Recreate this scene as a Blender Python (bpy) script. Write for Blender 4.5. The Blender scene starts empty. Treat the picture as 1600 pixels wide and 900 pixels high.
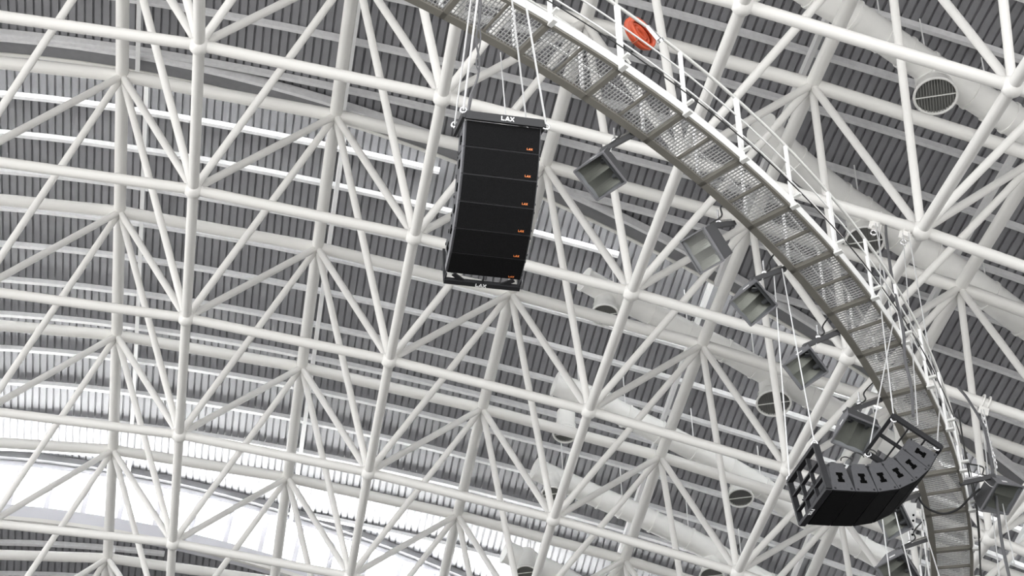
import bpy, bmesh, math, random
import numpy as np
from mathutils import Vector, Matrix

# ------------------------------------------------------------------ camera
F_PX = 2987.6285
RW = np.array([[0.9992752, -0.0380676, 0.0], [0.0188177, 0.493965, 0.8692781], [-0.0330914, -0.868648, 0.4943234]])
CAMP = np.array([0.0, 0.0, 5.0])
scene = bpy.context.scene
col = scene.collection
cam_data = bpy.data.cameras.new('camera')
cam_data.sensor_width = 36.0
cam_data.lens = F_PX / 1600.0 * 36.0
cam_data.clip_end = 500
cam = bpy.data.objects.new('camera', cam_data)
col.objects.link(cam)
cam.matrix_world = Matrix(((RW[0, 0], -RW[0, 1], -RW[0, 2], CAMP[0]), (RW[1, 0], -RW[1, 1], -RW[1, 2], CAMP[1]),
                           (RW[2, 0], -RW[2, 1], -RW[2, 2], CAMP[2]), (0, 0, 0, 1)))
scene.camera = cam

# ------------------------------------------------------------------ world: an even white overcast sky
world = bpy.data.worlds.new('overcast')
scene.world = world
world.use_nodes = True
bg = world.node_tree.nodes['Background']
bg.inputs['Color'].default_value = (0.97, 0.985, 1.0, 1)
bg.inputs['Strength'].default_value = 1.75
# hazy sun behind the far side of the roof: it strikes the outer roof, never the lining
sun_data = bpy.data.lights.new('sun', 'SUN')
sun_data.energy = 52.0
sun_data.angle = math.radians(6)
sun_data.color = (1.0, 0.985, 0.96)
sun = bpy.data.objects.new('sun', sun_data)
col.objects.link(sun)
sun.rotation_euler = Vector((0.2, -0.36, -1.0)).to_track_quat('-Z', 'Y').to_euler()
scene.view_settings.view_transform = 'Standard'
scene.view_settings.look = 'None'
scene.view_settings.gamma = 1.0
scene.view_settings.use_curve_mapping = False
scene.view_settings.exposure = 1.3

# ------------------------------------------------------------------ materials
def mat(name, rgb, rough=0.5, metal=0.0, spec=0.5, noise=0.0, nscale=6.0, rgb2=None, bump=0.0, bscale=40.0, grime=None):
    m = bpy.data.materials.new(name)
    m.use_nodes = True
    nt = m.node_tree
    b = nt.nodes['Principled BSDF']
    b.inputs['Base Color'].default_value = (*rgb, 1)
    b.inputs['Roughness'].default_value = rough
    b.inputs['Metallic'].default_value = metal
    b.inputs['Specular IOR Level'].default_value = spec
    tc = nt.nodes.new('ShaderNodeTexCoord')
    if noise > 0 or rgb2:
        n = nt.nodes.new('ShaderNodeTexNoise')
        n.inputs['Scale'].default_value = nscale
        n.inputs['Detail'].default_value = 5
        nt.links.new(tc.outputs['Object'], n.inputs['Vector'])
        r = nt.nodes.new('ShaderNodeValToRGB')
        r.color_ramp.elements[0].position = 0.3
        r.color_ramp.elements[1].position = 0.7
        c2 = rgb2 if rgb2 else tuple(c * (1 - noise) for c in rgb)
        r.color_ramp.elements[0].color = (*c2, 1)
        r.color_ramp.elements[1].color = (*rgb, 1)
        nt.links.new(n.outputs['Fac'], r.inputs['Fac'])
        nt.links.new(r.outputs['Color'], b.inputs['Base Color'])
    if bump > 0:
        n2 = nt.nodes.new('ShaderNodeTexNoise')
        n2.inputs['Scale'].default_value = bscale
        n2.inputs['Detail'].default_value = 3
        nt.links.new(tc.outputs['Object'], n2.inputs['Vector'])
        bp = nt.nodes.new('ShaderNodeBump')
        bp.inputs['Strength'].default_value = bump
        bp.inputs['Distance'].default_value = 0.01
        nt.links.new(n2.outputs['Fac'], bp.inputs['Height'])
        nt.links.new(bp.outputs['Normal'], b.inputs['Normal'])
    return m

M = {}
M['tube'] = mat('white_tube_paint', (0.80, 0.79, 0.765), 0.45, noise=0.05, nscale=3.0)
M['rafter'] = mat('white_rafter_paint', (0.80, 0.80, 0.80), 0.45, noise=0.04)
M['purlin'] = mat('galvanised_purlin', (0.74, 0.74, 0.75), 0.45, 0.0, noise=0.12, nscale=9)
M['deck'] = mat('grey_metal_deck', (0.27, 0.27, 0.285), 0.5, 0.0, noise=0.12, nscale=2.5)
M['skin'] = mat('white_roof_membrane', (0.80, 0.80, 0.80), 0.7)
M['gutter'] = mat('grey_edge_beam', (0.20, 0.20, 0.21), 0.5, noise=0.1)
M['flash'] = mat('pale_flashing', (0.72, 0.71, 0.68), 0.5)
M['frame'] = mat('window_frame_grey', (0.62, 0.62, 0.66), 0.5)
M['floor'] = mat('arena_floor', (0.03, 0.03, 0.03), 0.8, noise=0.1, nscale=0.3)
M['wall'] = mat('unseen_hall_wall', (0.12, 0.12, 0.12), 0.8)
M['ground'] = mat('asphalt', (0.07, 0.07, 0.07), 0.9)
def glass_mat():
    m = bpy.data.materials.new('clear_pane')
    m.use_nodes = True
    nt = m.node_tree
    nt.nodes.remove(nt.nodes['Principled BSDF'])
    out = nt.nodes['Material Output']
    t = nt.nodes.new('ShaderNodeBsdfTransparent')
    t.inputs['Color'].default_value = (0.96, 0.98, 0.98, 1)
    g = nt.nodes.new('ShaderNodeBsdfGlossy')
    g.inputs['Roughness'].default_value = 0.03
    mx = nt.nodes.new('ShaderNodeMixShader')
    mx.inputs['Fac'].default_value = 0.05
    nt.links.new(t.outputs[0], mx.inputs[1])
    nt.links.new(g.outputs[0], mx.inputs[2])
    nt.links.new(mx.outputs[0], out.inputs['Surface'])
    return m
M['glass'] = glass_mat()
M['walk'] = mat('catwalk_brown_grey_steel', (0.21, 0.20, 0.175), 0.5, noise=0.12, nscale=5)
M['walk_white'] = mat('catwalk_white_paint', (0.78, 0.78, 0.77), 0.45, noise=0.05)
M['rail'] = mat('handrail_pale_paint', (0.66, 0.66, 0.64), 0.4)
M['grating'] = mat('galvanised_grating', (0.60, 0.60, 0.60), 0.4, 0.3)
M['conduit'] = mat('black_conduit', (0.02, 0.02, 0.02), 0.5)
M['speaker'] = mat('speaker_paint', (0.07, 0.07, 0.075), 0.6, spec=0.3, noise=0.12, nscale=30, bump=0.15, bscale=160)
M['grille'] = mat('speaker_grille_black', (0.009, 0.009, 0.0095), 0.85, spec=0.08, noise=0.5, nscale=90, bump=0.5, bscale=220)
M['steelbar'] = mat('black_rigging_steel', (0.022, 0.022, 0.024), 0.5, spec=0.3, noise=0.1)
M['handle'] = mat('black_handle_recess', (0.003, 0.003, 0.003), 0.9, spec=0.0)
M['chrome'] = mat('bright_shackle_steel', (0.75, 0.75, 0.76), 0.25, 0.9)
M['wire'] = mat('pale_wire_rope', (0.62, 0.62, 0.62), 0.45, 0.2)
M['rubber'] = mat('black_rubber_cable', (0.015, 0.015, 0.016), 0.5)
M['greycable'] = mat('grey_cable', (0.10, 0.10, 0.105), 0.5)
M['letter'] = mat('white_lettering', (0.80, 0.80, 0.80), 0.5)
M['badge'] = mat('orange_badge', (0.75, 0.22, 0.06), 0.5)
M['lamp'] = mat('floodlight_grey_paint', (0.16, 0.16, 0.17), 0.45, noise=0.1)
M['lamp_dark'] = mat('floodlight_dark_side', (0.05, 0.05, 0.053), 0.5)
M['reflector'] = mat('floodlight_reflector', (0.19, 0.19, 0.168), 0.35, 0.5, noise=0.15, nscale=7)
M['sticker'] = mat('white_sticker', (0.75, 0.75, 0.75), 0.5)
M['duct'] = mat('white_duct_paint', (0.90, 0.895, 0.87), 0.5, noise=0.03)
M['mesh'] = mat('grey_duct_screen', (0.24, 0.24, 0.23), 0.5)
M['hose'] = mat('orange_hose', (0.62, 0.10, 0.04), 0.35, noise=0.2)

# ------------------------------------------------------------------ object helpers
def tag(o, label=None, cat=None, group=None, kind=None):
    if label: o['label'] = label
    if cat: o['category'] = cat
    if group: o['group'] = group
    if kind: o['kind'] = kind
    return o

def empty(name, loc=(0, 0, 0), parent=None):
    o = bpy.data.objects.new(name, None)
    o.empty_display_size = 0.2
    o.location = loc
    col.objects.link(o)
    if parent: o.parent = parent
    return o

def link(name, me, parent=None, mw=None):
    o = bpy.data.objects.new(name, me)
    col.objects.link(o)
    if parent is not None:
        o.parent = parent
        if mw is None:
            mw = Matrix.Identity(4)
        o.matrix_parent_inverse = parent_inv(parent)
    if mw is not None:
        o.matrix_local = mw if parent is None else mw
        if parent is not None:
            o.matrix_parent_inverse = parent_inv(parent)
            o.matrix_basis = mw
    return o

_world = {}
def parent_inv(p):
    m = p.matrix_basis.copy()
    q = p
    while q.parent is not None:
        m = q.parent.matrix_basis @ q.matrix_parent_inverse @ m if False else (q.parent.matrix_basis @ q.matrix_parent_inverse @ m)
        q = q.parent
    return m.inverted()

def mesh_from(name, verts, faces, material, smooth=False):
    me = bpy.data.meshes.new(name)
    me.from_pydata([tuple(map(float, v)) for v in verts], [], faces)
    me.materials.append(material)
    if smooth:
        for p in me.polygons: p.use_smooth = True
    me.update()
    return me

class MB:
    """collects world-space geometry, then links it as one mesh object"""
    def __init__(s):
        s.v = []; s.f = []; s.sm = []
    def add(s, verts, faces, smooth=False):
        n = len(s.v)
        s.v += [tuple(map(float, v)) for v in verts]
        s.f += [tuple(i + n for i in f) for f in faces]
        s.sm += [smooth] * len(faces)
        return s
    def box(s, c, ax, ay, az):
        """centre and three half-axis vectors"""
        c, ax, ay, az = map(np.asarray, (c, ax, ay, az))
        vs = [c + i * ax + j * ay + k * az for k in (-1, 1) for j in (-1, 1) for i in (-1, 1)]
        fs = [(0, 2, 3, 1), (4, 5, 7, 6), (0, 1, 5, 4), (2, 6, 7, 3), (0, 4, 6, 2), (1, 3, 7, 5)]
        if np.dot(np.cross(ax, ay), az) < 0: fs = [f[::-1] for f in fs]
        return s.add(vs, fs)
    def bar(s, a, b, w, h, up=(0, 0, 1)):
        """rectangular bar from a to b, width w across, height h along up"""
        a, b, up = np.asarray(a, float), np.asarray(b, float), np.asarray(up, float)
        d = b - a; L = np.linalg.norm(d); d = d / L
        x = np.cross(d, up); x /= np.linalg.norm(x); y = np.cross(x, d)
        return s.box((a + b) / 2, d * L / 2, x * w / 2, y * h / 2)
    def tube(s, pts, r, n=10, caps=True):
        pts = [np.asarray(p, float) for p in pts]
        k = len(pts)
        rr = r if isinstance(r, (list, tuple)) else [r] * k
        vs = []; x = None
        for i in range(k):
            d = pts[min(i + 1, k - 1)] - pts[max(i - 1, 0)]
            d = d / (np.linalg.norm(d) + 1e-12)
            if x is None:
                t = np.array([0, 0, 1.0]) if abs(d[2]) < 0.9 else np.array([1.0, 0, 0])
                x = np.cross(d, t)
            else:
                x = x - d * np.dot(x, d)
            x = x / np.linalg.norm(x); y = np.cross(d, x)
            for q in range(n):
                a = 2 * math.pi * q / n
                vs.append(pts[i] + rr[i] * (math.cos(a) * x + math.sin(a) * y))
        fs = [(i * n + q, i * n + (q + 1) % n, (i + 1) * n + (q + 1) % n, (i + 1) * n + q) for i in range(k - 1) for q in range(n)]
        s.add(vs, fs, True)
        if caps:
            s.add(vs[:n], [tuple(range(n))[::-1]])
            s.add(vs[-n:], [tuple(range(n))])
        return s
    def sphere(s, c, r, n=12, m=8):
        c = np.asarray(c, float)
        vs = [c + (0, 0, r)]
        for i in range(1, m):
            th = math.pi * i / m
            for q in range(n):
                a = 2 * math.pi * q / n
                vs.append(c + r * np.array([math.sin(th) * math.cos(a), math.sin(th) * math.sin(a), math.cos(th)]))
        vs.append(c - (0, 0, r))
        fs = [(0, 1 + q, 1 + (q + 1) % n) for q in range(n)]
        for i in range(m - 2):
            for q in range(n):
                a = 1 + i * n
                fs.append((a + q, a + n + q, a + n + (q + 1) % n, a + (q + 1) % n))
        a = 1 + (m - 2) * n
        fs += [(a + q, len(vs) - 1, a + (q + 1) % n) for q in range(n)]
        return s.add(vs, fs, True)
    def build(s, name, material, parent=None):
        me = bpy.data.meshes.new(name)
        me.from_pydata(s.v, [], s.f)
        me.materials.append(material)
        for p, q in zip(me.polygons, s.sm): p.use_smooth = q
        me.update()
        return link(name, me, parent)

# ------------------------------------------------------------------ the dome surface: (u, v) in grid panels, h = 0 lower layer, 1 upper layer
PANEL = 1.5   # 4.5 m panels
A3 = PANEL * np.array([[2.8752302, -0.5445429, 0.6606999], [0.4565473, 2.9335627, 0.4310157], [-0.7243037, -0.3125428, 2.8944259]])
CP = np.array([-0.1305324, -7.2237367, -5.2239267])
DEPTH, KU, KV = 1.0128775, 0.0671048, 0.0611846
PC = np.array([[-0.0066995, 0.0145123, 0.0157015, -0.0016773, 0.0020802, -0.0066044, 0.006763, 0.0155939, -0.0027393, 0.0041671],
               [-0.0306416, 0.027347, -0.0208437, 0.0085252, -0.0343948, 0.0049601, 0.0001947, 0.0030909, -0.0031087, -0.0137551],
               [0.0197087, 0.0298977, 0.0054631, 0.0182893, -0.0117648, 0.0034673, 0.0097765, -0.0098327, -0.0031883, -0.0130326]])
def dome(u, v, h):
    u, v, h = np.broadcast_arrays(np.asarray(u, float), np.asarray(v, float), np.asarray(h, float))
    uu, vv, hh = u - 1.5, v - 1.5, h * DEPTH
    x = np.sin(KU * uu) * (1 / KU + hh); y = np.sin(KV * vv) * (1 / KV + hh)
    z = (np.cos(KU * uu) - 1) / KU + (np.cos(KV * vv) - 1) / KV + hh * np.cos(KU * uu) * np.cos(KV * vv)
    a = np.clip(u, -2.2, 5.2) / 2. - .75; b = np.clip(v, -2.2, 6.2) / 2. - .75
    B = np.stack([a * a, a * b, b * b, a**3, a * a * b, a * b * b, b**3, a**4, b**4, a * a * b * b], -1)
    W = np.stack([x, y, z], -1) + B @ PC.T
    return (W - CP) @ A3.T + CAMP
def pix(W):
    c = (np.atleast_2d(W) - CAMP) @ RW
    return F_PX * c[:, :2] / c[:, 2:3] + np.array([800, 450])
def seen(p, m=430):
    x, y = pix(p)[0]
    return -m < x < 1600 + m and -m < y < 900 + m

# ------------------------------------------------------------------ the setting: floor
n = 96
RB = 44.0                       # radius of the hall; unseen wall added to block low outside light, daylight comes over it
def ring_pt(r, i, z): return (r * math.cos(2 * math.pi * i / n), 30 + r * math.sin(2 * math.pi * i / n), z)
fl = MB()
fl.add([(0, 30, 0)] + [ring_pt(RB, i, 0) for i in range(n)], [(0, 1 + i, 1 + (i + 1) % n) for i in range(n)])
tag(fl.build('floor', M['floor']), 'dark grey arena floor far below the roof', kind='structure')
WALL_H = 13.0
for side, i0 in (('right', -12), ('front', 12), ('left', 36), ('back', 60)):
    b = MB()
    for i in range(i0, i0 + 24):
        b.add([ring_pt(RB, i, 0), ring_pt(RB, i + 1, 0), ring_pt(RB, i + 1, WALL_H), ring_pt(RB, i, WALL_H),
               ring_pt(RB + .4, i, 0), ring_pt(RB + .4, i + 1, 0), ring_pt(RB + .4, i + 1, WALL_H), ring_pt(RB + .4, i, WALL_H)],
              [(1, 0, 3, 2), (4, 5, 6, 7), (3, 7, 6, 2)])
    tag(b.build('wall_' + side, M['wall']), 'unseen dark curved hall wall added to block low outside light', kind='structure')
gd = MB()
gd.add([ring_pt(RB + .4, i, -.05) for i in range(n)] + [ring_pt(600, i, -.05) for i in range(n)], [(i, n + i, n + (i + 1) % n, (i + 1) % n) for i in range(n)])
tag(gd.build('ground', M['ground']), 'grey asphalt ground outside the hall', kind='structure')

# ------------------------------------------------------------------ the setting: ribbed metal roof in three overlapping rings
def step_one(u):   # edge of the near (inner) roof ring
    return 1.99 + 0.087 * u + 0.052 * u * u
def step_two(u):   # far edge of the raised ring, with the clerestory
    return 5.70 + 0.153 * u + 0.0326 * u * u
K_NEAR, K_RAISED, K_LOW = 1.55, 1.87, 1.33
PITCH = 0.04
U0, U1 = -3.2, 7.0
ceiling = empty('ceiling', tuple(dome(1.5, 1.5, 1.6)))
tag(ceiling, 'domed roof lining of grey ribbed metal deck on white purlins', kind='structure')

def deck_sheet(ua, ub, v_lo, v_hi, k, nv, rib=True):
    """one deck sheet, pans facing down, ribs standing up"""
    prof = []
    if rib:
        nper = int(round((ub - ua) / PITCH))
        for q in range(nper):
            a = ua + q * PITCH
            prof += [(a, 0), (a + .0288, 0), (a + .0305, .010), (a + .0383, .010)]
        prof.append((ub, 0))
    else:
        nper = max(2, int((ub - ua) / .5))
        prof = [(ua + (ub - ua) * q / nper, 0) for q in range(nper + 1)]
    P = np.array(prof); t = np.linspace(0, 1, nv)
    lo = v_lo(P[:, 0]); hi = v_hi(P[:, 0])
    V = lo[:, None] + (hi - lo)[:, None] * t[None, :]
    W = dome(np.repeat(P[:, :1], nv, 1), V, k + np.repeat(P[:, 1:], nv, 1)).reshape(-1, 3)
    k_ = len(P)
    fs = [(i * nv + j, i * nv + j + 1, (i + 1) * nv + j + 1, (i + 1) * nv + j) for i in range(k_ - 1) for j in range(nv - 1)]
    b = MB(); b.add(W, fs)
    return b.build('deck_sheet', M['deck'], ceiling)

const = lambda c: (lambda u: np.full_like(np.asarray(u, float), c))
zones = [(const(-3.6), lambda u: step_one(u) + 0.0, K_NEAR, 20),
         (lambda u: step_one(u) - .16, lambda u: step_two(u) + .02, K_RAISED, 16),
         (lambda u: step_two(u) + .0, const(8.5), K_LOW, 12)]
SHEET = 8 * PITCH
nsh = int(round((U1 - U0) / SHEET))
for lo, hi, k, nv in zones:
    for i in range(nsh):
        deck_sheet(U0 + i * SHEET, U0 + (i + 1) * SHEET, lo, hi, k, nv)
# the roof beyond what the photograph shows, plain sheets
UE = U0 + nsh * SHEET
for ua, ub in ((-4.8, U0), (UE, 7.6)):
    for lo, hi, k, nv in zones:
        deck_sheet(ua, ub, lo, hi, k, nv, False)
deck_sheet(-4.8, 7.6, const(-4.4), const(-3.6), K_NEAR, 14, False)  # unseen roof stops short here, opened to let sky light onto the tubes
deck_sheet(-4.8, 7.6, const(8.5), const(11.5), K_LOW, 6, False)
# outer weather skin over the deck (bright membrane that throws daylight back up through the clerestories)
sk = MB()
for lo, hi, k, nv in ((const(-4.4), lambda u: step_one(u), K_NEAR, 24), (lambda u: step_one(u) - .18, lambda u: step_two(u) + .05, K_RAISED, 14), (lambda u: step_two(u) + .04, const(11.5), K_LOW, 14)):
    us = np.linspace(-4.8, 7.6, 43); t = np.linspace(0, 1, nv)
    V = lo(us)[:, None] + (hi(us) - lo(us))[:, None] * t[None]
    W = dome(np.repeat(us[:, None], nv, 1), V, k + .035).reshape(-1, 3)
    sk.add(W, [(i * nv + j, (i + 1) * nv + j, (i + 1) * nv + j + 1, i * nv + j + 1) for i in range(42) for j in range(nv - 1)])
sk.build('roof_membrane', M['skin'], ceiling)

def strip(name, us, vf, k0, k1, dv, material, parent, b=None):
    """a beam following v = vf(u): from layer k0 up to k1, dv wide"""
    own = b is None
    b = b or MB()
    us = np.asarray(us, float); v = vf(us)
    Q = [dome(us, v - dv / 2, k0), dome(us, v + dv / 2, k0), dome(us, v + dv / 2, k1), dome(us, v - dv / 2, k1)]
    n_ = len(us); vs = np.concatenate(Q)
    fs = [(a * n_ + i, a * n_ + i + 1, c * n_ + i + 1, c * n_ + i) for a, c in ((0, 1), (1, 2), (2, 3), (3, 0)) for i in range(n_ - 1)]
    fs += [(0, n_, 2 * n_, 3 * n_), (n_ - 1, 4 * n_ - 1, 3 * n_ - 1, 2 * n_ - 1)]
    b.add(vs, fs)
    return b.build(name, material, parent) if own else b

# purlins: one member each, running across the slope under the deck
def purlin_rows(v_first, count, sp, k, clip_lo, clip_hi):
    for q in range(count):
        v0 = v_first + q * sp
        us = np.linspace(U0, U1, 52)
        ok = (v0 > clip_lo(us) + .05) & (v0 < clip_hi(us) - .05)
        idx = np.where(ok)[0]
        if len(idx) < 2: continue
        runs = np.split(idx, np.where(np.diff(idx) > 1)[0] + 1)
        for r in runs:
            if len(r) >= 2:
                strip('purlin', us[r], lambda u: np.full_like(u, v0), k - .036, k - .003, .022, M['purlin'], ceiling)
purlin_rows(1.86 - 16 * .34, 22, .34, K_NEAR, const(-3.6), step_one)
purlin_rows(2.89 - .285 * 4, 20, .285, K_RAISED, lambda u: step_one(u) + .42, step_two)
purlin_rows(5.75, 10, .285, K_LOW, step_two, const(8.5))
# rafters over each line of upper nodes, with stub posts down to the nodes
for i in range(-3, 8):
    for v_lo, v_hi, k in ((-3.6, step_one(i - .5) - .02, K_NEAR), (step_one(i - .5) - .1, step_two(i - .5), K_RAISED), (step_two(i - .5) + .06, 8.5, K_LOW)):
        b = MB(); vs = np.linspace(v_lo, v_hi, 14)
        P = dome(np.full(14, i - .5), vs, k - .085)
        for a, c in zip(P[:-1], P[1:]): b.bar(a, c, .105, .18)
        b.build('rafter', M['rafter'], ceiling)

# ------------------------------------------------------------------ trim: edge beam and flashing along the first roof step
UT = np.linspace(U0, U1, 60)
trim = empty('trim_1', tuple(dome(1.5, step_one(1.5), K_NEAR)))
tag(trim, 'dark edge beam with pale flashing along the roof step', kind='structure')
strip('edge_beam', UT, lambda u: step_one(u) - .03, K_NEAR - .05, K_NEAR + .05, .075, M['gutter'], trim)
strip('flashing', UT, lambda u: step_one(u) + .02, K_NEAR - .055, K_NEAR + .05, .02, M['flash'], trim)
strip('angle', UT, lambda u: step_one(u) - .085, K_NEAR - .06, K_NEAR - .01, .02, M['purlin'], trim)
# slot window between the near roof and the raised ring above it
win2 = empty('window_2', tuple(dome(1.5, step_one(1.5), K_NEAR + .1)))
tag(win2, 'low strip window in the first roof step', kind='structure')
# ------------------------------------------------------------------ the clerestory at the far step
win = empty('window_1', tuple(dome(0, step_two(0), K_LOW)))
tag(win, 'curved clerestory strip window glowing white at far roof step', kind='structure')
strip('header', UT, lambda u: step_two(u) + .0, K_RAISED - .09, K_RAISED + .0, .05, M['frame'], win)
strip('gutter', UT, lambda u: step_two(u) - .045, K_RAISED - .05, K_RAISED - .0, .03, M['gutter'], win)
strip('sill', UT, lambda u: step_two(u) + .0, K_LOW - .02, K_LOW + .11, .05, M['frame'], win)
strip('sill_flashing', UT, lambda u: step_two(u) - .03, K_LOW - .03, K_LOW + .0, .02, M['flash'], win)
MS = 0.215
edges = np.arange(-2.65, 6.6, MS)
for a in edges:
    lo_, hi_ = dome(a, step_two(a), K_LOW + .11), dome(a, step_two(a), K_RAISED - .09)
    MB().bar(lo_, hi_, .15, .14, (0, 1, 0.3)).build('mullion', M['frame'], win)
for a, c in zip(edges[:-1], edges[1:]):
    q = [dome(a, step_two(a) + .005, K_LOW + .11), dome(c, step_two(c) + .005, K_LOW + .11), dome(c, step_two(c) + .005, K_RAISED - .09), dome(a, step_two(a) + .005, K_RAISED - .09)]
    MB().add(q, [(0, 1, 2, 3)]).build('pane', M['glass'], win)
    q = [dome(a, step_one(a) - .12, K_NEAR + .05), dome(c, step_one(c) - .12, K_NEAR + .05), dome(c, step_one(c) - .12, K_RAISED), dome(a, step_one(a) - .12, K_RAISED)]
    MB().add(q, [(0, 1, 2, 3)]).build('pane', M['glass'], win2)

# ------------------------------------------------------------------ the space frame
frame = empty('space_frame', tuple(dome(1.5, 1.5, .5)))
tag(frame, 'white double-layer tubular space frame under the ribbed metal roof', 'space frame')
def unit_tube(n_=20):
    vs = [(math.cos(2 * math.pi * q / n_), math.sin(2 * math.pi * q / n_), z) for z in (0, 1) for q in range(n_)]
    fs = [(q, (q + 1) % n_, n_ + (q + 1) % n_, n_ + q) for q in range(n_)]
    return mesh_from('tube', vs, fs, M['tube'], True)
def unit_ball():
    b = MB(); b.sphere((0, 0, 0), 1, 20, 14)
    return mesh_from('ball', b.v, b.f, M['tube'], True)
TUBE, BALL = unit_tube(), unit_ball()
def member(name, a, b, r):
    a, b = Vector(a), Vector(b); d = b - a
    mw = Matrix.Translation(a) @ d.to_track_quat('Z', 'Y').to_matrix().to_4x4() @ Matrix.Diagonal((r, r, d.length, 1))
    return link(name, TUBE, frame, mw)
R_LOW, R_UP, R_DIAG, R_BALL, R_NODE = .108, .144, .081, .19, .165
lownode = {(i, j): dome(i, j, 0) for i in range(-3, 8) for j in range(-4, 9)}
upnode = {(i, j): dome(i - .5, j + .5, 1) for i in range(-3, 9) for j in range(-4, 9)}
for (i, j), p in lownode.items():
    if seen(p): link('ball_joint', BALL, frame, Matrix.Translation(Vector(p)) @ Matrix.Scale(R_BALL, 4))
    for d in ((1, 0), (0, 1)):
        q = lownode.get((i + d[0], j + d[1]))
        if q is not None and (seen(p) or seen(q)): member('lower_chord', p, q, R_LOW)
for (i, j), p in upnode.items():
    if seen(p): link('upper_joint', BALL, frame, Matrix.Translation(Vector(p)) @ Matrix.Scale(R_NODE, 4))
    for d in ((1, 0), (0, 1)):
        q = upnode.get((i + d[0], j + d[1]))
        if q is not None and (seen(p) or seen(q)): member('upper_chord', p, q, R_UP)
    for bi in (i - 1, i):
        for bj in (j, j + 1):
            q = lownode.get((bi, bj))
            if q is not None and (seen(p, 300) or seen(q, 300)): member('diagonal', q, p, R_DIAG)

# ------------------------------------------------------------------ helpers for placing hung things
def ray(x, y):
    d = RW @ np.array([(x - 800) / F_PX, (y - 450) / F_PX, 1.0])
    return d / np.linalg.norm(d)
def at(x, y, dist):
    """a point seen in the direction of the photograph's (x, y), at its real distance from the viewer"""
    return CAMP + ray(x, y) * dist
def cv(v):
    """a direction given as (right, down, away) turned into the world"""
    v = RW @ np.asarray(v, float)
    return v / np.linalg.norm(v)
def on_layer(x, y, h, g=(1.5, 1.5)):
    q = np.array(g, float)
    for _ in range(40):
        p0 = pix(dome(q[0], q[1], h))[0]
        r = p0 - (x, y)
        J = np.stack([(pix(dome(q[0] + 1e-4, q[1], h))[0] - p0) / 1e-4, (pix(dome(q[0], q[1] + 1e-4, h))[0] - p0) / 1e-4], 1)
        st = np.linalg.solve(J, -r)
        q = q + st * min(1, 1 / (np.linalg.norm(st) + 1e-12))
        if np.abs(r).max() < 1e-3: break
    return q
def rot_about(v, axis, a):
    v, axis = np.asarray(v, float), np.asarray(axis, float)
    return v * math.cos(a) + np.cross(axis, v) * math.sin(a) + axis * np.dot(axis, v) * (1 - math.cos(a))
def catenary(a, b, sag, n=16):
    a, b = np.asarray(a, float), np.asarray(b, float)
    return [a + (b - a) * t - np.array([0, 0, 4 * sag * t * (1 - t)]) for t in np.linspace(0, 1, n)]
def smooth(pts, n=6):
    """Catmull-Rom through points"""
    P = [np.asarray(p, float) for p in pts]
    P = [2 * P[0] - P[1]] + P + [2 * P[-1] - P[-2]]
    out = []
    for i in range(1, len(P) - 2):
        for t in np.linspace(0, 1, n, endpoint=False):
            a, b, c, d = P[i - 1:i + 3]
            out.append(.5 * (2 * b + (c - a) * t + (2 * a - 5 * b + 4 * c - d) * t * t + (3 * b - a - 3 * c + d) * t**3))
    out.append(P[-2])
    return out

# ------------------------------------------------------------------ the curved catwalk, tilted with the dome
W_N = np.array([0.04176285, 0.19725823, 0.97946162])
W_P = np.array([3.76338157, 24.03729553, 19.2578183])
W_E1 = np.array([0.99909221, 0., -0.04259987]); W_E2 = np.array([-0.00840317, 0.98035157, -0.19707916])
W_C, R_IN, R_OUT = (-15.92826476, 11.97775087), 19.86278, 20.61159
def walk(deg, r, h=0.0):
    t = math.radians(deg)
    return W_P + W_E1 * (W_C[0] + r * math.cos(t)) + W_E2 * (W_C[1] + r * math.sin(t)) + W_N * h
def on_walk(x, y):
    d = ray(x, y)
    return CAMP + d * (np.dot(W_P - CAMP, W_N) / np.dot(d, W_N))
def ring_bar(name, r, h, w, t, material, parent, a0=-62.0, a1=4.0, n=70):
    """bar of width w and height t following the ring"""
    A = np.linspace(a0, a1, n)
    vs = []
    for a in A:
        vs += [walk(a, r - w / 2, h), walk(a, r + w / 2, h), walk(a, r + w / 2, h + t), walk(a, r - w / 2, h + t)]
    fs = [(4 * i + q, 4 * i + (q + 1) % 4, 4 * i + 4 + (q + 1) % 4, 4 * i + 4 + q) for i in range(n - 1) for q in range(4)]
    fs += [(3, 2, 1, 0), (4 * n - 4, 4 * n - 3, 4 * n - 2, 4 * n - 1)]
    return MB().add(vs, fs).build(name, material, parent)
STEP = 3.404
POSTS = [-55.198 + STEP * i for i in range(-1, 17)]
cw = empty('catwalk', tuple(walk(-30, 20.2)))
tag(cw, 'curved steel catwalk with mesh floor and white outer railing', 'catwalk')
ring_bar('inner_beam', R_IN + .03, 0, .06, .13, M['walk'], cw)
ring_bar('inner_flange', R_IN + .085, .0, .05, .025, M['walk'], cw)
ring_bar('outer_beam', R_OUT - .025, 0, .05, .11, M['walk'], cw)
for i, a in enumerate(POSTS):
    MB().bar(walk(a, R_IN, .035), walk(a, R_OUT, .035), .075, .07, W_N).build('cross_beam', M['walk'], cw)
    b_ = a + STEP / 2
    MB().bar(walk(b_, R_IN, .05), walk(b_, R_OUT, .05), .028, .05, W_N).build('cross_bar', M['walk'], cw)
    for lo_a, hi_a in ((a, b_), (b_, a + STEP)):      # one grating panel per half bay
        g = MB()
        m = 11
        for q in range(m):
            aa = lo_a + (hi_a - lo_a) * (q + .5) / m
            g.bar(walk(aa, R_IN + .05, .105), walk(aa, R_OUT - .04, .105), .011, .02, W_N)
        for rr in np.linspace(R_IN + .08, R_OUT - .07, 11):
            g.bar(walk(lo_a + .05, rr, .118), walk(hi_a - .05, rr, .118), .008, .010, W_N)
        tag(g.build('grating_panel', M['grating'], cw), kind='stuff')
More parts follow.
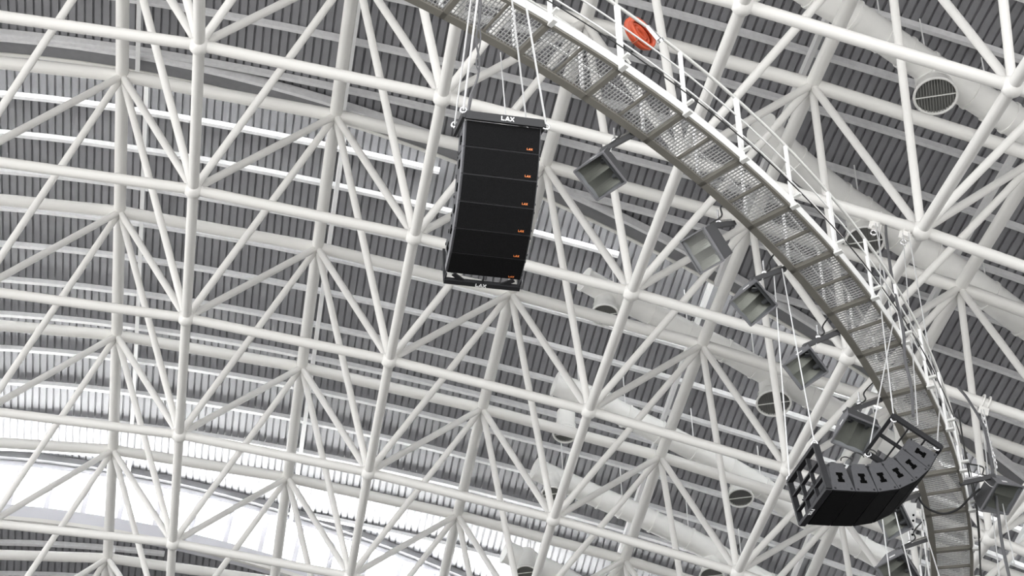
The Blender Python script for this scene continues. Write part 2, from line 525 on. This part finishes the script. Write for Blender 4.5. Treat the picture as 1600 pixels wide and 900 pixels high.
UPZ = np.array([0, 0, 1.0])
RAIL = 1.05
for i, a in enumerate(POSTS):
    wide = .085 if i % 2 == 1 else .055
    base = walk(a, R_OUT + .02, -.01)
    d = walk(a + .1, R_OUT) - walk(a - .1, R_OUT); d /= np.linalg.norm(d)
    rad = np.cross(d, UPZ)
    top = walk(a, R_OUT + .02, 0) + UPZ * RAIL
    MB().bar(base, top, wide, .04, rad).build('post', M['walk_white'], cw)
    MB().bar(walk(a, R_OUT - .01, -.015), walk(a, R_OUT + .12, -.015), .07, .03, W_N).build('bracket', M['rail'], cw)
    MB().bar(walk(a, R_OUT + .03, .17), walk(a, R_OUT + .17, .17), .05, .04, W_N).build('conduit_clip', M['rail'], cw)
    bi = walk(a, R_IN + .0, .1)
    MB().bar(bi, bi + UPZ * RAIL, .05, .03, rad).build('inner_post', M['walk_white'], cw)
    a2 = a + STEP                                     # toe board, one plate per bay
    tb = MB(); A = np.linspace(a + .1, a2 - .1, 5); vs = []
    for t in A: vs += [walk(t, R_OUT + .004, .03), walk(t, R_OUT + .014, .03), walk(t, R_OUT + .014, .03) + UPZ * .14, walk(t, R_OUT + .004, .03) + UPZ * .14]
    tb.add(vs, [(4 * j + q, 4 * j + (q + 1) % 4, 4 * j + 4 + (q + 1) % 4, 4 * j + 4 + q) for j in range(4) for q in range(4)] + [(3, 2, 1, 0), (16, 17, 18, 19)])
    tb.build('toe_board', M['walk_white'], cw)
def rail_tube(name, r, z, rad, material):
    MB().tube([walk(a, r, 0) + UPZ * z for a in np.linspace(-62, 4, 76)], rad, 8).build(name, material, cw)
rail_tube('handrail', R_OUT + .02, RAIL, .024, M['rail'])
rail_tube('mid_rail', R_OUT + .02, .74, .013, M['walk_white'])
rail_tube('mid_rail', R_OUT + .02, .46, .013, M['walk_white'])
rail_tube('conduit', R_OUT + .15, .20, .009, M['conduit'])
rail_tube('inner_handrail', R_IN, RAIL + .1, .02, M['rail'])
rail_tube('inner_mid_rail', R_IN, .62, .012, M['walk_white'])

# ------------------------------------------------------------------ loudspeaker arrays
def letters(text_h, org, xd, yd, nd, th=.006):
    """the maker's three letters as raised strokes"""
    b = MB(); w = text_h * .22
    def st(p, q):
        P = org + xd * p[0] * text_h + yd * p[1] * text_h; Q = org + xd * q[0] * text_h + yd * q[1] * text_h
        b.bar(P, Q, w, th, nd)
    st((0.1, 1), (0.1, 0)); st((0, .1), (.75, .1))
    st((.95, 0), (1.4, 1)); st((1.4, 1), (1.85, 0)); st((1.15, .25), (1.65, .25))
    st((2.05, 0), (2.85, 1)); st((2.05, 1), (2.85, 0))
    return b
CW_, CH, CD, CB = .85, .305, .45, .235      # cabinet width, front height, depth, rear height
def cabinet(root, F, w, a, n, badge=True, CH=CH):
    """F: front corner at the start of the stack on the near side, w along the width, a along the stack, n out of the grille"""
    off = (CH - CB) / 2
    c = [F, F + a * CH, F - n * CD + a * (CH - off), F - n * CD + a * off]
    vs = [p + a * .003 * sg for p, sg in zip(c, (1, -1, -1, 1))]
    vs = vs + [p + w * CW_ for p in vs]
    fs = [(0, 1, 2, 3), (7, 6, 5, 4), (0, 4, 5, 1), (1, 5, 6, 2), (2, 6, 7, 3), (3, 7, 4, 0)]
    cab = MB().add(vs, fs).build('cabinet', M['speaker'], root)
    cab.data.update()
    m = MB(); m.box(F + w * CW_ / 2 + a * CH / 2 + n * .006, w * (CW_ / 2 - .012), a * (CH / 2 - .008), n * .006)
    m.build('grille', M['grille'], cab)
    if badge: letters(.022, F + w * (CW_ - .15) + a * (CH - .032) + n * .014, w, -a, n, .004).build('badge', M['badge'], cab)
    for s_, wo in ((-1, 0), (1, CW_)):
        ce = F + w * (wo + s_ * .002) - n * CD * .47 + a * CH * .5
        h = MB(); h.box(ce, n * .07, a * .03, w * .004); h.box(ce - n * .055 , n * .022, a * .05, w * .0045); h.box(ce + n * .055, n * .022, a * .05, w * .0045)
        h.build('handle', M['handle'], cab)
        r_ = MB()
        for nn in (.03, CD - .04):
            for aa in (.05, CH - .05): r_.box(F + w * (wo + s_ * .004) - n * nn + a * aa, n * .012, a * .012, w * .005)
        r_.build('rigging_pin', M['steelbar'], cab)
    return cab
def shackle(name, p, root, r=.035):
    b = MB()
    b.tube([p + r * np.array([math.cos(t), 0, math.sin(t)]) for t in np.linspace(0, 2 * math.pi, 13)], r * .32, 6)
    b.sphere(p - np.array([0, 0, r]), r * .55, 8, 6)
    return b.build(name, M['chrome'], root)

# the array facing the viewer
w1 = cv((118, 12.5, 20)); 
v1 = ray(775, 300)
n0 = -v1 - w1 * np.dot(-v1, w1); n0 /= np.linalg.norm(n0)
a0 = np.cross(n0, w1)
if a0[2] > 0: a0 = -a0
sp1 = empty('speaker_array', tuple(at(770, 300, 21.3)))
tag(sp1, 'tall black six-cabinet loudspeaker array hanging upright, grilles facing the viewer', 'speaker array', 'hanging loudspeaker arrays')
F = at(728, 187, 21.2)
F_top = F.copy()
for k, dg in enumerate((-18, -12, -2, 11, 24, 40)):
    t = math.radians(dg)
    n_ = math.cos(t) * n0 + math.sin(t) * a0; a_ = math.cos(t) * a0 - math.sin(t) * n0
    if k == 0: n_top, a_top = n_, a_
    cabinet(sp1, F, w1, a_, n_)
    F = F + a_ * CH
F_bot, n_bot, a_bot = F, n_, a_
tf = MB()
tf.bar(F_top - w1 * .01 + n_top * .03 - a_top * .045, F_top + w1 * (CW_ + .01) + n_top * .03 - a_top * .045, .09, .05, n_top)
for wo in (-.03, CW_ + .03):
    tf.bar(F_top + w1 * wo + n_top * .05 - a_top * .05, F_top + w1 * wo - n_top * .62 - a_top * .05, .035, .08, a_top)
tf.bar(F_top - n_top * .6 - a_top * .05, F_top + w1 * CW_ - n_top * .6 - a_top * .05, .05, .08, a_top)
ff = tf.build('flying_frame', M['steelbar'], sp1)
letters(.05, F_top + w1 * .385 + n_top * .058 - a_top * .022, w1, -a_top, n_top).build('lettering', M['letter'], ff)
bf = MB()
bb = F_bot + a_bot * .11 + n_bot * .02
bf.bar(bb - w1 * .01, bb + w1 * (CW_ + .01), .06, .05, n_bot)
for wo in (.0, CW_ / 2, CW_): bf.bar(bb + w1 * wo, bb + w1 * wo - a_bot * .11, .018, .03, n_bot)
bf.bar(bb + w1 * .23, bb + w1 * .08 - a_bot * .11, .05, .02, n_bot)
bf.bar(bb + w1 * (CW_ - .23), bb + w1 * (CW_ - .08) - a_bot * .11, .05, .02, n_bot)
for wo in (-.0, CW_): bf.bar(bb + w1 * wo, bb + w1 * wo - n_bot * .5, .03, .05, a_bot)
bfo = bf.build('bottom_frame', M['steelbar'], sp1)
letters(.042, bb + w1 * .35 + n_bot * .028 + a_bot * .022, w1, -a_bot, n_bot).build('lettering', M['letter'], bfo)
sdp = MB()
Fq = F_top.copy()
for k, dg in enumerate((-18, -12, -2, 11, 24, 40)):
    t = math.radians(dg); n_ = math.cos(t) * n0 + math.sin(t) * a0; a_ = math.cos(t) * a0 - math.sin(t) * n0
    sdp.box(Fq - w1 * .008 + a_ * CH / 2 - n_ * .06, a_ * (CH / 2 - .004), n_ * .05, w1 * .004)
    Fq = Fq + a_ * CH
sdp.build('rigging_plate', M['lamp'], sp1)
tl = F_top - w1 * .04 - a_top * .1 + n_top * .03; tr = F_top + w1 * (CW_ + .05) - a_top * .02 + n_top * .03
tlb = F_top - w1 * .06 - a_top * .09 - n_top * .45; trb = F_top + w1 * (CW_ - .06) - a_top * .12 - n_top * .5
for p in (tl, tr, tlb, trb): shackle('shackle', p, sp1)
apex = at(773, -245, 21.2)
def wire(name, pts, r, material, label, cat='cable', group=None, n=6):
    return tag(MB().tube(pts, r, n).build(name, material), label, cat, group)
G1 = 'steel ropes holding the tall array'
wire('wire_rope', [tl, apex + w1 * .03], .012, M['wire'], 'pale wire rope to the front left corner of the tall array', 'rope', G1)
wire('wire_rope', [tlb, apex - w1 * .02 - n0 * .1], .010, M['wire'], 'pale wire rope to the rear left corner of the tall array', 'rope', G1)
wire('wire_rope', [tr, apex + w1 * .05], .012, M['wire'], 'pale wire rope to the front right corner of the tall array', 'rope', G1)
wire('wire_rope', [trb, apex - n0 * .1], .010, M['wire'], 'pale wire rope to the rear right corner of the tall array', 'rope', G1)
wire('safety_rope', [at(790, 181, 21.6), at(782, 82, 27.6)], .008, M['wire'], 'thin safety rope from catwalk to the middle of the tall array top', 'rope', G1)
hk = MB(); hk.sphere(apex + UPZ * .08, .07, 12, 8); hk.tube([apex + UPZ * .1, apex + UPZ * 6.2], .014, 6)
tag(hk.build('chain_hoist', M['chrome']), 'steel hoist chain gathering the ropes above the tall array', 'hoist')
wire('speaker_cable', smooth([at(731, 176, 21.4), at(735, 150, 21.45), at(746, 122, 21.5), at(749, 95, 21.5), at(744, 60, 21.5), at(751, 20, 21.5), at(752, -40, 21.5), at(765, -200, 21.5)]), .013, M['greycable'], 'dark speaker cable twisting up beside the left ropes of the tall array')
wire('speaker_cable', smooth([at(733, 174, 21.45), at(740, 140, 21.5), at(748, 115, 21.5), at(744, 98, 21.5), at(751, 60, 21.6), at(748, 10, 21.6), at(760, -190, 21.6)]), .009, M['greycable'], 'thin grey cable looped round the left ropes of the tall array')

# the array hung level, curling up to the right
w2 = cv((-.30, .64, .71)); n2 = np.array(cv((.15, .74, -.65))); n2 = n2 - w2 * np.dot(n2, w2); n2 /= np.linalg.norm(n2)
a2 = np.cross(n2, w2)
if np.dot(a2, RW[:, 0]) < 0: a2 = -a2
sp2 = empty('speaker_array', tuple(at(1370, 750, 26.4)))
tag(sp2, 'black six-cabinet loudspeaker array slung sideways, curling upward, beside the catwalk', 'speaker array', 'hanging loudspeaker arrays')
F = at(1301, 765, 26.3)
F2, ANG = F.copy(), (0, 2, 12, 26, 38, 51)
for k, dg in enumerate(ANG):
    t = math.radians(dg)
    a_ = math.cos(t) * a2 - math.sin(t) * n2; n_ = math.cos(t) * n2 + math.sin(t) * a2
    cabinet(sp2, F, w2, a_, n_, False, CH * 1.14)
    F = F + a_ * CH * 1.15
def end_frame(root, O, w, n, a, depth, cells, letter_side=None):
    """open rigging frame standing across the end of a stack; O: near front corner"""
    b = MB(); W_ = CW_ + .04; t = .035
    O = O - w * .02
    b.bar(O, O + w * W_, .05, .09, a); b.bar(O - n * depth, O - n * depth + w * W_, .05, .09, a)
    b.bar(O, O - n * depth, t, .09, a); b.bar(O + w * W_, O + w * W_ - n * depth, t, .09, a)
    for c in range(1, cells): b.bar(O + w * W_ * c / cells, O + w * W_ * c / cells - n * depth, .022, .06, a)
    for f in (.3, .65): b.bar(O - n * depth * f, O - n * depth * f + w * W_, .022, .06, a)
    return b.build('rigging_frame', M['steelbar'], root)
fl_ = end_frame(sp2, F2 - a2 * .07 + n2 * .0, w2, n2, a2, .72, 3)
letters(.045, F2 - a2 * .07 + n2 * .028 + w2 * .45 - a2 * .0, w2, -a2, n2).build('lettering', M['letter'], fl_)
nR, aR = n_, a_
fr_ = end_frame(sp2, F + aR * .13, w2, nR, aR, .8, 2)
C = {'ln': F2 - a2 * .07 - n2 * .76, 'lf': F2 - a2 * .07 - n2 * .76 + w2 * CW_, 'rn': F + aR * .1 - nR * .76, 'rf': F + aR * .1 - nR * .76 + w2 * CW_, 'rb': F + aR * .1 - nR * .05, 'rbf': F + aR * .1 - nR * .05 + w2 * CW_}
for k in C: shackle('shackle', C[k], sp2, .04)
for q in (1, 2, 3, 4):
    t = math.radians(ANG[q]); 
    rear = F2 + (F - F2) * (q / 6.0) - (math.cos(t) * n2 + math.sin(t) * a2) * (CD + .0) + w2 * .25
    lp = MB(); lp.tube([rear + a2 * .09 * math.cos(s_) - n2 * .07 * math.sin(s_) for s_ in np.linspace(0, math.pi, 10)], .009, 6)
    lp.build('link_cable', M['rubber'], sp2)
G2 = 'steel ropes holding the sideways array'
cl1 = at(1368, 349, 34); cl2 = at(1415, 364, 34.4)
wire('wire_rope', [C['ln'], on_walk(1222, 420)], .010, M['wire'], 'pale wire rope from catwalk edge to near left corner of sideways array', 'rope', G2)
wire('wire_rope', [C['lf'], on_walk(1209, 426)], .010, M['wire'], 'pale wire rope from catwalk edge to far left corner of sideways array', 'rope', G2)
wire('wire_rope', [C['rf'], on_walk(1395, 507), cl1], .011, M['wire'], 'pale wire rope from left clamp to the lowest right corner of sideways array', 'rope', G2)
wire('wire_rope', [C['rn'], on_walk(1377, 487), cl1 + np.array([.06, 0, 0])], .011, M['wire'], 'pale wire rope from left clamp to the top right corner of sideways array', 'rope', G2)
wire('wire_rope', [C['rb'], on_walk(1468, 641), cl2 + np.array([.05, 0, 0])], .011, M['wire'], 'pale wire rope from right clamp to the outer right corner of sideways array', 'rope', G2)
wire('wire_rope', [at(1434, 664, 26.6), on_walk(1426, 552), cl2 - np.array([.05, 0, 0])], .009, M['wire'], 'pale wire rope from right clamp to the middle of the right rigging frame', 'rope', G2)
for nm, px, py, lab in (('left', 1370, 341, 'pale beam clamp on lower chord, left one of the pair above catwalk'), ('right', 1417, 356, 'pale beam clamp on lower chord, right one beside the ball joint')):
    q = on_layer(px, py, 0.0, (2.9, 0.0)); p = dome(q[0], q[1], 0.0)
    d_ = dome(q[0] + .1, q[1], 0) - dome(q[0] - .1, q[1], 0); d_ /= np.linalg.norm(d_)
    b = MB(); x_ = np.cross(d_, UPZ); x_ /= np.linalg.norm(x_); y_ = np.cross(x_, d_)
    for t in (-.05, .05): b.tube([p + d_ * t + (x_ * math.cos(s_) + y_ * math.sin(s_)) * .125 for s_ in np.linspace(0, 2 * math.pi, 17)], .022, 6)
    b.box(p - y_ * .17, d_ * .11, x_ * .02, y_ * .09); b.box(p - y_ * .2 + x_ * .06, d_ * .06, x_ * .05, y_ * .05)
    c_ = tag(b.build('beam_clamp', M['tube']), lab, 'clamp', 'beam clamps above the catwalk')
    shackle('shackle', p - y_ * .32, c_, .05)
wire('power_cable', smooth([at(1384, 353, 34.2), at(1386, 380, 33), at(1396, 447, 31), at(1411, 515, 29.3), at(1414, 560, 28.6), at(1424, 605, 28), at(1427, 650, 26.9)]), .024, M['greycable'], 'thick dark power cable dropping past the catwalk to the sideways array')

# ------------------------------------------------------------------ floodlights bracketed to the catwalk
GF = 'floodlights along the catwalk'
def floodlight(px, py, dist, n_cam, x_cam, anchor, label, L=.54, outer=False):
    """square floodlight: n_cam out of the glass, x_cam along the edge that carries the gear box (right, down, away)"""
    n = cv(n_cam); x = cv(x_cam); x = x - n * np.dot(x, n); x /= np.linalg.norm(x); y = np.cross(n, x)
    if np.dot(y, RW[:, 1]) < 0: y = -y
    c = at(px, py, dist); h = L / 2; dep = L * .48
    root = empty('floodlight', tuple(c)); tag(root, label, 'floodlight', GF)
    fr = [c + x * sx * h + y * sy * h for sx, sy in ((-1, -1), (1, -1), (1, 1), (-1, 1))]
    bk = [c - n * dep + x * sx * h + y * sy * h for sx, sy in ((-.15, -.92), (.92, -.92), (.92, .92), (-.15, .92))]
    o = MB()
    flip = np.dot(np.cross(x, y), n) < 0
    fcs = [(0, 1, 5, 4), (2, 3, 7, 6), (3, 0, 4, 7), (4, 5, 6, 7)]
    o.add(fr + bk, [f if flip else f[::-1] for f in fcs]).build('housing', M['lamp'], root)
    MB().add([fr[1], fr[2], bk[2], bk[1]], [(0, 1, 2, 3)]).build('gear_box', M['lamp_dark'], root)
    rim = MB()
    for i in range(4): rim.bar(fr[i], fr[(i + 1) % 4], .022, .03, n)
    rim.build('rim', M['lamp'], root)
    # reflector: two troughs side by side, deep towards the lamp end
    rf = MB(); nx, ny = 7, 17; vs = []
    for i in range(nx):
        s_ = i / (nx - 1)
        for j in range(ny):
            t = j / (ny - 1)
            tt = (t * 2) % 1.0 if t < 1 else 1.0
            prof = 1 - abs(2 * tt - 1) ** 1.5 if 0 < tt < 1 else 0.0
            d_ = .02 + (.03 + .36 * s_) * (.72 + .28 * prof) * L
            vs.append(c + x * (-h + .015 + (L - .03) * s_ * .86) + y * (-h + .012 + (L - .024) * t) - n * d_)
    rf.add(vs, [(i * ny + j, i * ny + j + 1, (i + 1) * ny + j + 1, (i + 1) * ny + j) for i in range(nx - 1) for j in range(ny - 1)])
    rf.build('reflector', M['reflector'], root)
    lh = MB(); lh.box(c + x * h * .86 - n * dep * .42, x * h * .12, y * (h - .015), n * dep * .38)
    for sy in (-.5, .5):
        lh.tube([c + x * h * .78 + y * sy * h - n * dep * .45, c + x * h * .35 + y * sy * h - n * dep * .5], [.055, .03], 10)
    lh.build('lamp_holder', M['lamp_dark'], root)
    MB().add([p - n * .004 for p in fr], [(0, 1, 2, 3)]).build('glass', M['glass'], root)
    st = MB(); sy = -1
    sc = (fr[0] * .42 + fr[1] * .58) * .72 + (bk[0] * .42 + bk[1] * .58) * .28
    e_ = fr[1] - fr[0]; e_ = e_ / np.linalg.norm(e_); bdir = (bk[1] - fr[1]); nn = np.cross(e_, bdir); nn /= np.linalg.norm(nn)
    if np.dot(nn, y) > 0: nn = -nn
    st.box(sc + nn * .004, e_ * .055, np.cross(nn, e_) * .018, nn * .002)
    st.build('sticker', M['sticker'], root)
    if anchor is not None:
        A = on_walk(*anchor) + W_N * .03
        B = (bk[0] + bk[1]) / 2 * .55 + (fr[1] + bk[1]) / 2 * .45
        MB().bar(A + (A - B) / np.linalg.norm(A - B) * .06, B, .07, .07).build('arm', M['lamp_dark'], root)
        k = MB(); mid = A * .45 + B * .55
        k.bar(mid + UPZ * .06, A + UPZ * .06, .03, .03); k.sphere(mid + UPZ * .06, .045, 8, 6); k.tube([mid - UPZ * .02, mid + UPZ * .26], .016, 6)
        k.build('clamp', M['chrome'], root)
        side = np.cross(n, UPZ); side /= np.linalg.norm(side)
        pts = smooth([B + UPZ * .02, mid - side * .08 + UPZ * .1, mid - side * .09 + UPZ * .25, A + UPZ * .38])
        MB().tube(pts, .013, 6).build('power_lead', M['rubber'], root)
        MB().tube(smooth([mid + UPZ * .05, (mid + B) / 2 + n * .1 - UPZ * .1, B + n * .05 - UPZ * .1]), .006, 6).build('safety_wire', M['wire'], root)
    return root
floodlight(937.5, 276, 26.1, (-.27, .47, -.84), (42, -26, -28), (986, 214), 'grey floodlight nearest the tall array, tilted toward the left', L=.52)
floodlight(1097, 392, 27.5, (-.66, .40, -.64), (.72, -.45, -.6), (1143, 352), 'grey floodlight turned sideways, second along the catwalk from the tall array')
floodlight(1177.5, 474, 28.3, (.03, .32, -.95), (37, -30, -9), (1222, 424), 'grey floodlight with an orange-tinged reflector, third along the catwalk', L=.50)
floodlight(1258.5, 576, 29.5, (.0, .36, -.93), (37, -26, -11), (1308, 522), 'grey floodlight overlapping a white duct, fourth along the catwalk', L=.50)
floodlight(1337, 679, 30.8, (-.02, .47, -.88), (19, -36, -22), (1374, 628), 'grey floodlight hung square just above the sideways array', L=.57)
floodlight(1566, 779, 34.0, (.30, .52, -.80), (-38, -26, 20), (1506, 757), 'grey floodlight on the outer side of catwalk, beside the right railing', L=.60)
floodlight(1402, 894, 33.8, (-.05, .40, -.92), (32, -20, -8), (1448, 846), 'grey floodlight at the bottom edge, below the sideways array', L=.56)
floodlight(1398, 816, 31.5, (.1, .25, -.96), (30, -14, -6), (1436, 775), 'grey floodlight mostly hidden behind the sideways array', L=.46)
wire('power_cable', smooth([on_walk(1431, 768), on_walk(1440, 782) - UPZ * .05, on_walk(1455, 791) - UPZ * .08, on_walk(1475, 794) - UPZ * .1, on_walk(1497, 788) - UPZ * .08, on_walk(1515, 778), at(1531, 764, 34)]), .02, M['rubber'], 'black cable sagging under the catwalk behind the sideways array')

# ------------------------------------------------------------------ orange hose coil on the handrail
ha = math.degrees(math.atan2(*(np.array([np.dot(on_walk(1008, 118) - W_P, W_E2), np.dot(on_walk(1008, 118) - W_P, W_E1)]) - np.array([W_C[1], W_C[0]]))))
hc = at(1001, 52, 26.6)
hose = empty('hose_coil', tuple(hc)); tag(hose, 'orange coiled hose tied to the white catwalk handrail', 'hose')
hx = cv((.62, .66, .35)); hy = cv((.62, -.58, .5)); hy = hy - hx * np.dot(hx, hy); hy /= np.linalg.norm(hy); hz = np.cross(hx, hy)
for k, (rx, ry, o_) in enumerate(((.24, .13, 0), (.22, .10, .03), (.25, .14, .06), (.17, .06, .05), (.23, .11, .10), (.10, .03, .06))):
    MB().tube([hc + hx * rx * math.cos(t) + hy * ry * math.sin(t) + hz * (o_ - .06) for t in np.linspace(0, 2 * math.pi, 33)], .034, 8).build('loop', M['hose'], hose)
MB().tube([hc - hy * .14 + hz * (.05 * math.cos(t)) + hy * .06 * math.sin(t) for t in np.linspace(0, 2 * math.pi, 13)], .012, 6).build('tie', mat('brown_tie', (.28, .07, .03), .6), hose)
gl = MB(); g0 = at(1012, 42, 26.5); g1 = at(1030, 62, 26.4); gl.tube([g0, g1], .04, 10); gl.tube([g1, at(1033, 66, 26.4)], .055, 10)
tag(gl.build('hose_nozzle', M['chrome']), 'grey metal nozzle lying along the handrail by the orange coil', 'nozzle')
wire('bent_pipe', smooth([at(985, 100, 26.6), at(971, 82, 26.6), at(968, 70, 26.6), at(964, 10, 26.5), at(962, -20, 26.4)], 5), .02, M['rail'], 'bent grey pipe rising beside the catwalk railing, left of hose', 'pipe')

# ------------------------------------------------------------------ air ducts between the upper chords and the roof
GD = 'white round air ducts'
def duct(pts, r, label, nozzles=(), flanges=None, k=1.28, cap=True, guess=(1.5, 1.5)):
    P = []
    g = guess
    for x, y in pts:
        g = on_layer(x, y, k, g); P.append(dome(g[0], g[1], k))
    root = empty('air_duct', tuple(P[len(P) // 2])); tag(root, label, 'duct', GD)
    S_ = smooth(P, 5)
    for i in range(0, len(S_) - 1, 5):                 # one section between each pair of flanges
        MB().tube(S_[i:i + 6], r, 24, True).build('duct_section', M['duct'], root)
    for i in range(0, len(S_), 5):
        d = S_[min(i + 1, len(S_) - 1)] - S_[max(i - 1, 0)]; d /= np.linalg.norm(d)
        MB().tube([S_[i] - d * .03, S_[i] + d * .03], r * 1.085, 24).build('flange', M['duct'], root)
    for i in range(5, len(S_) - 4, 10):
        p = S_[i]; MB().tube([p, p + UPZ * 1.25], .018, 6).build('hanger_rod', M['rafter'], root)
    for (x, y, rp) in nozzles:
        D = cv((-.05, .62, -.78))
        best = min(S_, key=lambda p: np.hypot(*(pix(p)[0] - (x, y))))
        dist = np.linalg.norm(best - CAMP)
        c = at(x, y, dist - .62); R = rp / F_PX * dist
        base = c - D * .8
        nz = MB(); nz.tube([base, c - D * .38, c - D * .30, c], [R * .80, R * .80, R * .86, R], 24, False)
        nz.tube([c - D * .3, c - D * .25], R * .92, 24, False)
        no = nz.build('outlet', M['duct'], root)
        ex = np.cross(D, UPZ); ex /= np.linalg.norm(ex); ey = np.cross(ex, D)
        MB().tube([c + (ex * math.cos(t) + ey * math.sin(t)) * R for t in np.linspace(0, 2 * math.pi, 33)], .03, 8).build('outlet_ring', M['duct'], no)
        sc = MB(); m = 15
        for q in range(m):
            u_ = -1 + 2 * (q + .5) / m; hl = R * math.sqrt(max(0, 1 - u_ * u_)) * .98
            sc.bar(c - D * .04 + ex * u_ * R - ey * hl, c - D * .04 + ex * u_ * R + ey * hl, .018, .03, D)
        tag(sc.build('screen', M['mesh'], no), kind='stuff')
        MB().bar(c - ex * R, c + ex * R, .018, .02, D).build('cross_bar', M['duct'], no)
        cap_ = [c - D * .07 + (ex * math.cos(t) + ey * math.sin(t)) * R * .97 for t in np.linspace(0, 2 * math.pi, 24, endpoint=False)]
        MB().add(cap_, [tuple(range(24))]).build('shade_sheet', M['mesh'], no)  # added sheet hiding the lit duct wall, stands in for the shaded inside
duct([(1225, -40), (1270, -12), (1332, 25), (1380, 58), (1415, 82), (1450, 105), (1517, 146), (1548, 166), (1577, 184), (1625, 215)], .34, 'white round duct across the top right corner with one outlet', [(1462, 150, 32)], guess=(2.6, .5))
duct([(1190, 200), (1240, 250), (1312, 308), (1345, 330), (1400, 368), (1455, 402), (1500, 430), (1545, 462), (1600, 503), (1640, 530)], .36, 'white round duct behind the catwalk railing with one outlet', [(1351, 378, 29)], guess=(3, 1.2))
duct([(914, 437), (960, 462), (1018, 490), (1075, 520), (1134, 548), (1180, 574), (1224, 598), (1265, 620), (1310, 645), (1370, 680), (1420, 712)], .30, 'white round duct starting right of the tall array, two outlets', [(945, 492, 21), (1209, 630, 26)], guess=(2, 2.5))
duct([(868, 600), (905, 614), (945, 632), (978, 650), (1030, 675), (1085, 703), (1140, 732), (1190, 762), (1240, 797), (1290, 826), (1345, 855), (1400, 885)], .31, 'white round duct starting below the tall array and running under the sideways array', [(883, 678, 18), (1157, 778, 19)], guess=(2, 3.5))
duct([(836, 733), (880, 752), (938, 778), (973, 793), (1020, 815), (1077, 842), (1115, 863), (1160, 890), (1200, 912)], .31, 'white round duct low in the middle, capped beside the purlins', [(863, 772, 16), (1112, 900, 18)], guess=(2, 4.3))
duct([(790, 862), (830, 880), (870, 898), (910, 920)], .33, 'white round duct at the bottom edge, lowest of them all', [(822, 895, 16)], guess=(2, 5.2))

# ------------------------------------------------------------------ loose cables at the right of the catwalk
wire('power_cable', smooth([at(1497, 605, 37), at(1515, 628, 36), at(1541, 680, 35), at(1558, 790, 34), at(1566, 850, 33.5), at(1580, 915, 33)]), .028, M['greycable'], 'dark cable running down from the lower chord at the right edge')
wire('wire_rope', [at(1537, 640, 36.5), at(1585, 880, 33)], .011, M['wire'], 'pale wire rope dropping from the clamp at far right', 'rope')
wire('wire_rope', [at(1533, 640, 36.5), at(1562, 905, 33)], .010, M['wire'], 'pale wire rope just left of the far right dark cable', 'rope')
wire('conduit_pipe', smooth([at(1497, 640, 36), at(1510, 720, 35.4), at(1526, 800, 34.8), at(1533, 905, 34)]), .016, M['conduit'], 'thin black pipe along outer side of the catwalk at lower right', 'pipe')
q = on_layer(1540, 628, 0.0, (3.6, 1.0)); p = dome(q[0], q[1], 0.0)
d_ = dome(q[0] + .1, q[1], 0) - dome(q[0] - .1, q[1], 0); d_ /= np.linalg.norm(d_); x_ = np.cross(d_, UPZ); x_ /= np.linalg.norm(x_); y_ = np.cross(x_, d_)
b = MB()
for t in (-.06, .06): b.tube([p + d_ * t + (x_ * math.cos(s_) + y_ * math.sin(s_)) * .125 for s_ in np.linspace(0, 2 * math.pi, 17)], .022, 6)
b.box(p - y_ * .19, d_ * .1, x_ * .02, y_ * .1)
tag(b.build('beam_clamp', M['tube']), 'pale beam clamp with a hanging chain at the right edge', 'clamp', 'beam clamps above the catwalk')
ch = MB()
for i in range(16):
    o_ = p - y_ * .3 - UPZ * (.075 * i) + np.array([.006 * i, 0, 0]); sx = x_ if i % 2 else d_
    ch.tube([o_ + sx * .03 * math.cos(t) + UPZ * .055 * math.sin(t) for t in np.linspace(0, 2 * math.pi, 11)], .011, 5)
tag(ch.build('hoist_chain', M['chrome']), 'bright steel chain hanging from the right edge clamp', 'chain')
for (xa, ya, da, xb, yb, db, lab) in ((1379, 812, 30, 1391, 905, 29, 'left of three thin ropes below the sideways array'), (1399, 801, 30, 1425, 905, 29, 'middle of three thin ropes below the sideways array'), (1437, 800, 33, 1469, 905, 31, 'right of three thin ropes, crossing the catwalk edge')):
    wire('wire_rope', [at(xa, ya, da), at(xb, yb, db)], .010, M['wire'], lab, 'rope')
pc = at(1421, 822, 35.2); pl = MB()
px_, py_ = cv((1, .1, .2)), cv((-.1, 1, -.2)); pz_ = np.cross(px_, py_)
pl.box(pc, px_ * .11, py_ * .42, pz_ * .008)
hp = empty('hanger_plate', tuple(pc)); tag(hp, 'white drilled steel plate beside the catwalk, below the sideways array', 'plate')
pl.build('plate', M['walk_white'], hp)
for dy in (-.2, -.1, .05, .15):
    q = pc + py_ * dy + px_ * .06
    MB().tube([q - pz_ * .012, q + pz_ * .012], .022, 10).build('bolt_hole', M['handle'], hp)
